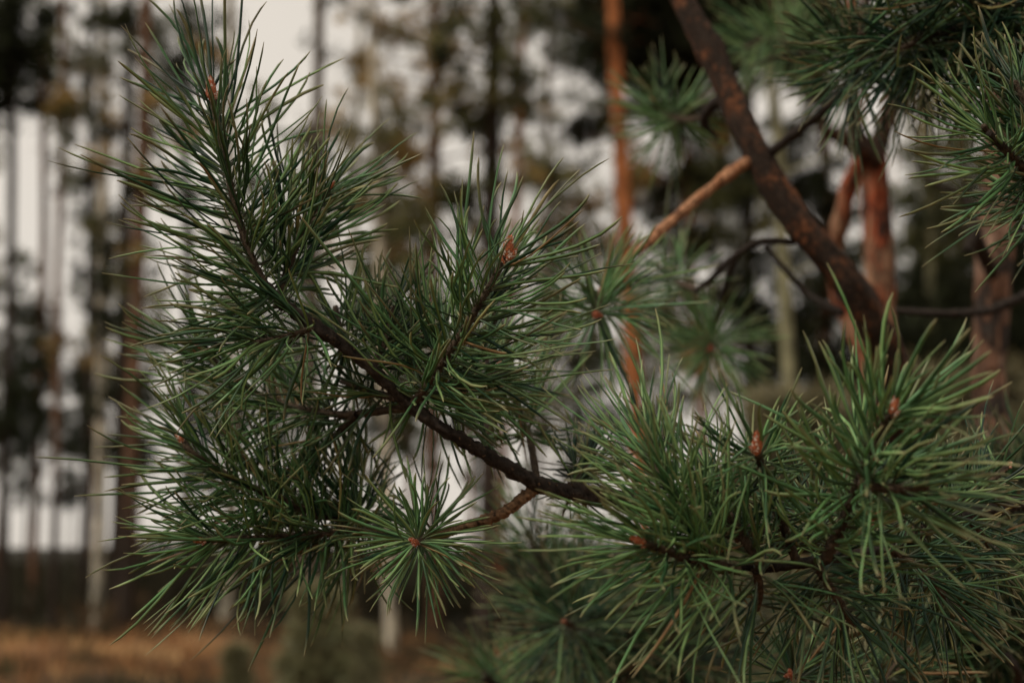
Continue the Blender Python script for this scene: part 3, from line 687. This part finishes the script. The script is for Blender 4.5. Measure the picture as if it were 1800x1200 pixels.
SH([(560, 905, .93), (480, 872, .92), (400, 835, .91), (342, 798, .90), (322, 776, .90)], 130, 5, L=.06, aB=72, aT=26, bud=.008, light=.45)
SH([(640, 935, .93), (600, 915, .94), (560, 905, .93)], 30, 55, L=.055, aB=80, aT=60, bud=0, light=.3)
b = stem(root, [(945, 856, .885), (922, 872, .88), (885, 900, .875), (820, 924, .88), (740, 945, .9), (640, 936, .92)], [.0040, .0036, .0034, .0032, .0030, .0026], 52, 'branch', knobs=40, rough=.12, n=160, col=(.15, .085, .045))
SH([(660, 938, .92), (600, 934, .92), (520, 942, .91), (430, 946, .89), (360, 949, .87)], 175, 6, L=.062, aB=88, aT=24, bud=.0075, light=.5, droop=.12, extra=1)
SH([(770, 938, .93), (742, 947, .87), (731, 953, .81)], 95, 7, L=.043, aB=98, aT=42, bud=.009, light=.6, curl=.1, extra=2)
SH([(655, 650, .86), (678, 595, .88), (694, 540, .89)], 55, 8, L=.046, aB=60, aT=24, bud=0, light=.35)
SH([(945, 846, .89), (930, 770, .97), (903, 690, 1.02), (880, 640, 1.06)], 75, 9, L=.055, aB=70, aT=35, bud=.008, light=.5, t0=.45)
SH([(1000, 862, .9), (1022, 828, .93), (1046, 795, .95)], 60, 10, L=.035, aB=70, aT=30, bud=0, light=.15)
SH([(735, 700, .87), (820, 668, .91), (900, 655, .95)], 110, 11, L=.055, aB=85, aT=40, bud=.006, light=.4)
SH([(628, 728, .90), (565, 790, .95), (520, 846, .98)], 44, 12, L=.046, aB=60, aT=35, bud=0, light=.35, droop=.1)
SH([(650, 936, .93), (618, 890, .96), (600, 850, .97)], 75, 13, L=.048, aB=80, aT=30, bud=0, light=.25)
SH([(555, 575, .85), (505, 590, .84), (450, 602, .83)], 46, 14, L=.062, aB=60, aT=30, bud=0, light=.45, r0=.0018, r1=.0012)
SH([(620, 620, .86), (600, 585, .9), (590, 540, .93)], 50, 15, L=.055, aB=70, aT=35, bud=0, light=.4)
SH([(700, 700, .87), (660, 690, .9), (600, 670, .93)], 34, 16, L=.05, aB=80, aT=40, bud=0, light=.4)
SH([(500, 880, .93), (490, 855, .95), (485, 840, .96)], 45, 17, L=.045, aB=90, aT=40, bud=0, light=.25)
SH([(780, 640, .86), (760, 600, .88), (730, 560, .90)], 50, 18, L=.05, aB=60, aT=25, bud=.006, light=.4)

# ================================================================== THE RIGHT BRANCH
SR = lambda pts, n, sd, **k: SH(pts, int(n*.8), sd, **{'W': .0017, **k, 'L': k['L']*.9})
root = empty('pine_branch', P(1950, 850, 1.0), 'bushy bright green pine branch at lower right, with three red buds and pale upright needles', 'pine branch', 'pine branches close to the camera')
stem(root, [(1950, 850, 1.0), (1700, 905, .87), (1560, 960, .81), (1440, 985, .79), (1300, 1000, .77), (1220, 985, .74)], [.0045, .004, .0035, .003, .0027, .0024], 61, 'stem', knobs=150, n=260, rough=.12)
SR([(1300, 1002, .74), (1210, 982, .73), (1165, 965, .72), (1132, 954, .71)], 130, 21, L=.064, aB=72, aT=26, bud=.0085, bax=(-.8, -.5, .3), light=.75, droop=.12)
SR([(1260, 992, .73), (1200, 900, .73), (1160, 830, .735), (1135, 775, .74)], 150, 22, L=.060, aB=55, aT=14, bud=.007, light=.75, extra=0)
SR([(1340, 1000, .75), (1285, 910, .75), (1245, 840, .77)], 95, 23, L=.055, aB=55, aT=16, bud=0, light=.6)
SR([(1400, 985, .77), (1360, 880, .77), (1337, 815, .75), (1332, 797, .72)], 125, 24, L=.046, aB=95, aT=50, bud=.0115, bax=(-.1, -.35, 1), light=.5, extra=1, W=.0016)
SR([(1450, 985, .75), (1495, 885, .73), (1532, 790, .70), (1555, 745, .69), (1570, 726, .68)], 190, 25, L=.064, aB=66, aT=28, bud=.009, bax=(.15, -.3, 1), light=.95, r0=.0032, W=.0021)
SR([(1560, 960, .79), (1625, 1010, .80), (1690, 1080, .82)], 100, 26, L=.055, aB=80, aT=35, bud=.006, light=.02)  # low light values on these lower shoots paint shade into the needles
SR([(1430, 985, .75), (1465, 1040, .75), (1500, 1100, .76)], 85, 27, L=.055, aB=85, aT=25, bud=0, light=.15, droop=.2)
SR([(1510, 850, .69), (1570, 858, .68), (1630, 855, .68)], 60, 28, L=.055, aB=70, aT=18, bud=0, light=.4)
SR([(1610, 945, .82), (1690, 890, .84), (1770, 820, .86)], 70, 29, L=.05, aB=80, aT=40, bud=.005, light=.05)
SR([(1330, 1003, .73), (1335, 1040, .74), (1330, 1070, .75)], 40, 30, L=.055, aB=85, aT=35, bud=0, light=.25, droop=.2)
SR([(1480, 985, .80), (1440, 920, .82), (1420, 870, .84)], 60, 31, L=.055, aB=80, aT=35, bud=0, light=.35)
SR([(1600, 955, .8), (1600, 900, .84), (1580, 860, .88)], 55, 32, L=.055, aB=85, aT=40, bud=0, light=.1)
SR([(1700, 905, .87), (1740, 960, .9), (1780, 1010, .92)], 60, 34, L=.05, aB=85, aT=45, bud=0, light=.02, dead=.08)

# ================================================================== UPPER RIGHT BRANCHES
root = empty('pine_branch', P(1998, 414, .95), 'pine branch entering from the right edge at mid height, needles pointing left', 'pine branch', 'pine branches close to the camera')
stem(root, [(1998, 414, .95), (1898, 364, .9), (1833, 324, .86), (1783, 279, .84), (1738, 234, .82)], [.005, .004, .0032, .0028, .0022], 71, 'stem', knobs=60)
SH([(1858, 342, .88), (1808, 304, .85), (1763, 259, .83), (1728, 222, .82)], 105, 41, L=.054, aB=85, aT=28, bud=0, light=.55)
SH([(1838, 329, .87), (1823, 254, .85), (1803, 184, .84), (1783, 144, .84)], 70, 42, L=.044, aB=70, aT=22, bud=0, light=.2)
SH([(1938, 379, .92), (1868, 366, .9), (1798, 356, .9)], 50, 43, L=.05, aB=60, aT=22, bud=0, light=.15)
SH([(1888, 359, .9), (1878, 264, .88), (1868, 174, .87)], 60, 44, L=.046, aB=80, aT=30, bud=0, light=.15)

root = empty('pine_branch', P(1980, 20, 1.15), 'dark dense pine branch filling the top right corner', 'pine branch', 'pine branches close to the camera')
stem(root, [(1980, 20, 1.15), (1850, 35, 1.1), (1740, 40, 1.05), (1640, 60, 1.03), (1580, 80, 1.02)], [.006, .005, .0045, .004, .003], 81, 'stem', knobs=60)
for k, q in enumerate([[(1700, 45, 1.05), (1640, 62, 1.03), (1575, 90, 1.0)], [(1740, 40, 1.05), (1700, -10, 1.0), (1650, -50, .98)], [(1760, 40, 1.06), (1730, 90, 1.05), (1700, 130, 1.05)], [(1850, 35, 1.1), (1800, 60, 1.05), (1740, 80, 1.0)],
                       [(1850, 35, 1.1), (1830, 90, 1.08), (1800, 140, 1.08)], [(1680, 50, 1.04), (1640, 10, 1.08), (1590, -20, 1.1)], [(1800, 38, 1.08), (1790, -30, 1.0), (1770, -60, 1.0)], [(1900, 30, 1.12), (1850, 0, 1.05), (1790, -5, 1.0)], [(1650, 58, 1.03), (1620, 110, 1.05), (1600, 150, 1.08)]]):
    SH(q, 95, 50+k, L=.060, aB=85, aT=38, bud=0, light=0)  # darkest needle tone, the corner's shade put into the colour

# ================================================================== BLURRED LOWER BRANCHES
root = empty('pine_branch', P(1420, 1330, 1.5), 'dark blurred pine branch below the middle, its round tuft facing the camera', 'pine branch', 'pine branches close to the camera')
stem(root, [(1420, 1330, 1.5), (1250, 1220, 1.4), (1120, 1160, 1.35), (1010, 1110, 1.3)], [.006, .005, .0045, .004], 91, 'stem')
SH([(1040, 1120, 1.32), (1005, 1100, 1.25), (992, 1092, 1.2)], 140, 61, L=.068, aB=98, aT=50, bud=.008, light=.1, t0=0)
SH([(1060, 1140, 1.33), (960, 1010, 1.4), (925, 930, 1.4)], 130, 62, L=.068, aB=80, aT=35, bud=0, light=.15, t0=.3)
SH([(1120, 1160, 1.35), (1040, 1000, 1.45), (1020, 930, 1.5)], 120, 63, L=.068, aB=85, aT=35, bud=0, light=0, t0=.2)  # zero light on these tufts: shade carried by the needle colour
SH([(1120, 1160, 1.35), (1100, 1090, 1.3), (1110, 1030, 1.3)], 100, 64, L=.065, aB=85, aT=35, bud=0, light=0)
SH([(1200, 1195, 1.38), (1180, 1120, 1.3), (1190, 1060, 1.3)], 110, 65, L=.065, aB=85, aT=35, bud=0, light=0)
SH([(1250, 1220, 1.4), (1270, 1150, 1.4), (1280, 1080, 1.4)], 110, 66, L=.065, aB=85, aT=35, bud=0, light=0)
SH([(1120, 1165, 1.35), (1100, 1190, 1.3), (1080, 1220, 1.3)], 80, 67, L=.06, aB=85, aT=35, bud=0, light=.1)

root = empty('pine_branch', P(1150, 1400, 1.7), 'olive green blurred pine sprays along the bottom edge', 'pine branch', 'pine branches close to the camera')
stem(root, [(1150, 1400, 1.7), (1000, 1290, 1.5), (900, 1230, 1.45), (850, 1190, 1.4)], [.006, .005, .004, .003], 92, 'stem')
SH([(950, 1255, 1.5), (890, 1215, 1.45), (850, 1180, 1.42)], 130, 71, L=.066, aB=80, aT=35, bud=0, light=.55)
SH([(1000, 1290, 1.5), (960, 1230, 1.5), (930, 1180, 1.5)], 120, 72, L=.066, aB=80, aT=35, bud=0, light=.3)
SH([(1050, 1320, 1.5), (1040, 1250, 1.5), (1030, 1200, 1.5)], 110, 73, L=.066, aB=80, aT=40, bud=0, light=.3)

root = empty('pine_branch', P(1650, 1400, 1.05), 'thin bare-looking branch with small needle rosettes at the bottom edge right of centre', 'pine branch', 'pine branches close to the camera')
stem(root, [(1650, 1400, 1.05), (1500, 1260, 1.0), (1430, 1215, .96), (1392, 1190, .93)], [.005, .004, .0032, .0025], 93, 'stem', knobs=50)
SH([(1420, 1210, .95), (1400, 1195, .93), (1390, 1186, .9)], 75, 81, L=.045, aB=98, aT=48, bud=.008, light=.2, t0=0)
stem(root, [(1500, 1260, 1.0), (1440, 1160, .98), (1470, 1125, .95), (1530, 1100, .92)], [.0035, .003, .0028, .0028], 94, 'branch', knobs=90, rough=.2, col=(.12, .10, .05))
SH([(1530, 1262, 1.0), (1560, 1190, 1.0), (1600, 1140, 1.0)], 80, 82, L=.055, aB=85, aT=40, bud=0, light=.12, dead=.06)
stem(root, [(1450, 1240, 1.2), (1500, 1180, 1.2), (1560, 1168, 1.2), (1620, 1190, 1.2), (1660, 1260, 1.2)], [.0045, .0045, .0045, .0045, .0045], 95, 'branch', rough=.1, col=(.20, .11, .07))

root = empty('pine_branch', P(2000, 1350, 1.4), 'very dark blurred pine branch in the bottom right corner', 'pine branch', 'pine branches close to the camera')
stem(root, [(2000, 1350, 1.4), (1880, 1220, 1.3), (1780, 1130, 1.25), (1700, 1090, 1.2)], [.006, .005, .0045, .004], 96, 'stem')
for k, q in enumerate([[(1790, 1140, 1.25), (1745, 1110, 1.2), (1725, 1095, 1.15)], [(1840, 1180, 1.28), (1800, 1100, 1.25), (1790, 1040, 1.25)], [(1780, 1130, 1.25), (1700, 1150, 1.2), (1640, 1150, 1.2)], [(1880, 1220, 1.3), (1800, 1200, 1.3), (1730, 1190, 1.3)], [(1800, 1150, 1.25), (1820, 1100, 1.1), (1840, 1050, 1.1)], [(1720, 1095, 1.2), (1680, 1050, 1.25), (1660, 1000, 1.3)],
   [(1700, 1090, 1.2), (1640, 1070, 1.1), (1580, 1050, 1.05)], [(1700, 1090, 1.2), (1620, 1110, 1.15), (1540, 1120, 1.1)], [(1700, 1090, 1.2), (1700, 1010, 1.15), (1720, 950, 1.1)], [(1780, 1130, 1.25), (1700, 1110, 1.3), (1560, 1180, 1.3)], [(1700, 1090, 1.2), (1600, 1030, 1.2), (1500, 1010, 1.2)], [(1700, 1090, 1.2), (1580, 1100, 1.3), (1440, 1090, 1.3)], [(1640, 1150, 1.2), (1500, 1120, 1.3), (1380, 1110, 1.35)]]):
    SH(q, 130, 90+k, L=.065, aB=88, aT=38, bud=0, light=0, dead=.03)  # needles coloured near black, so the shade here is painted in
b = stem(root, [(1880, 1220, 1.3), (1800, 1210, 1.15), (1790, 1180, 1.1), (1770, 1150, 1.1)], [.003, .003, .003, .0025], 97, 'branch')

root = empty('pine_branch', P(1980, 1000, 1.7), 'dark pine branch crossing in front of the scaly trunk at the right edge', 'pine branch', 'pine branches close to the camera')
stem(root, [(1980, 860, 1.3), (1850, 900, 1.2), (1760, 905, 1.15), (1660, 915, 1.1)], [.005, .004, .0035, .003], 98, 'stem', knobs=60)
for k, q in enumerate([[(1850, 900, 1.2), (1800, 850, 1.2), (1770, 800, 1.2)], [(1820, 902, 1.18), (1830, 840, 1.15), (1850, 780, 1.15)], [(1760, 905, 1.15), (1720, 870, 1.15), (1700, 840, 1.15)], [(1720, 910, 1.12), (1690, 960, 1.1), (1680, 1000, 1.1)], [(1850, 900, 1.2), (1840, 950, 1.2), (1820, 990, 1.2)]]):
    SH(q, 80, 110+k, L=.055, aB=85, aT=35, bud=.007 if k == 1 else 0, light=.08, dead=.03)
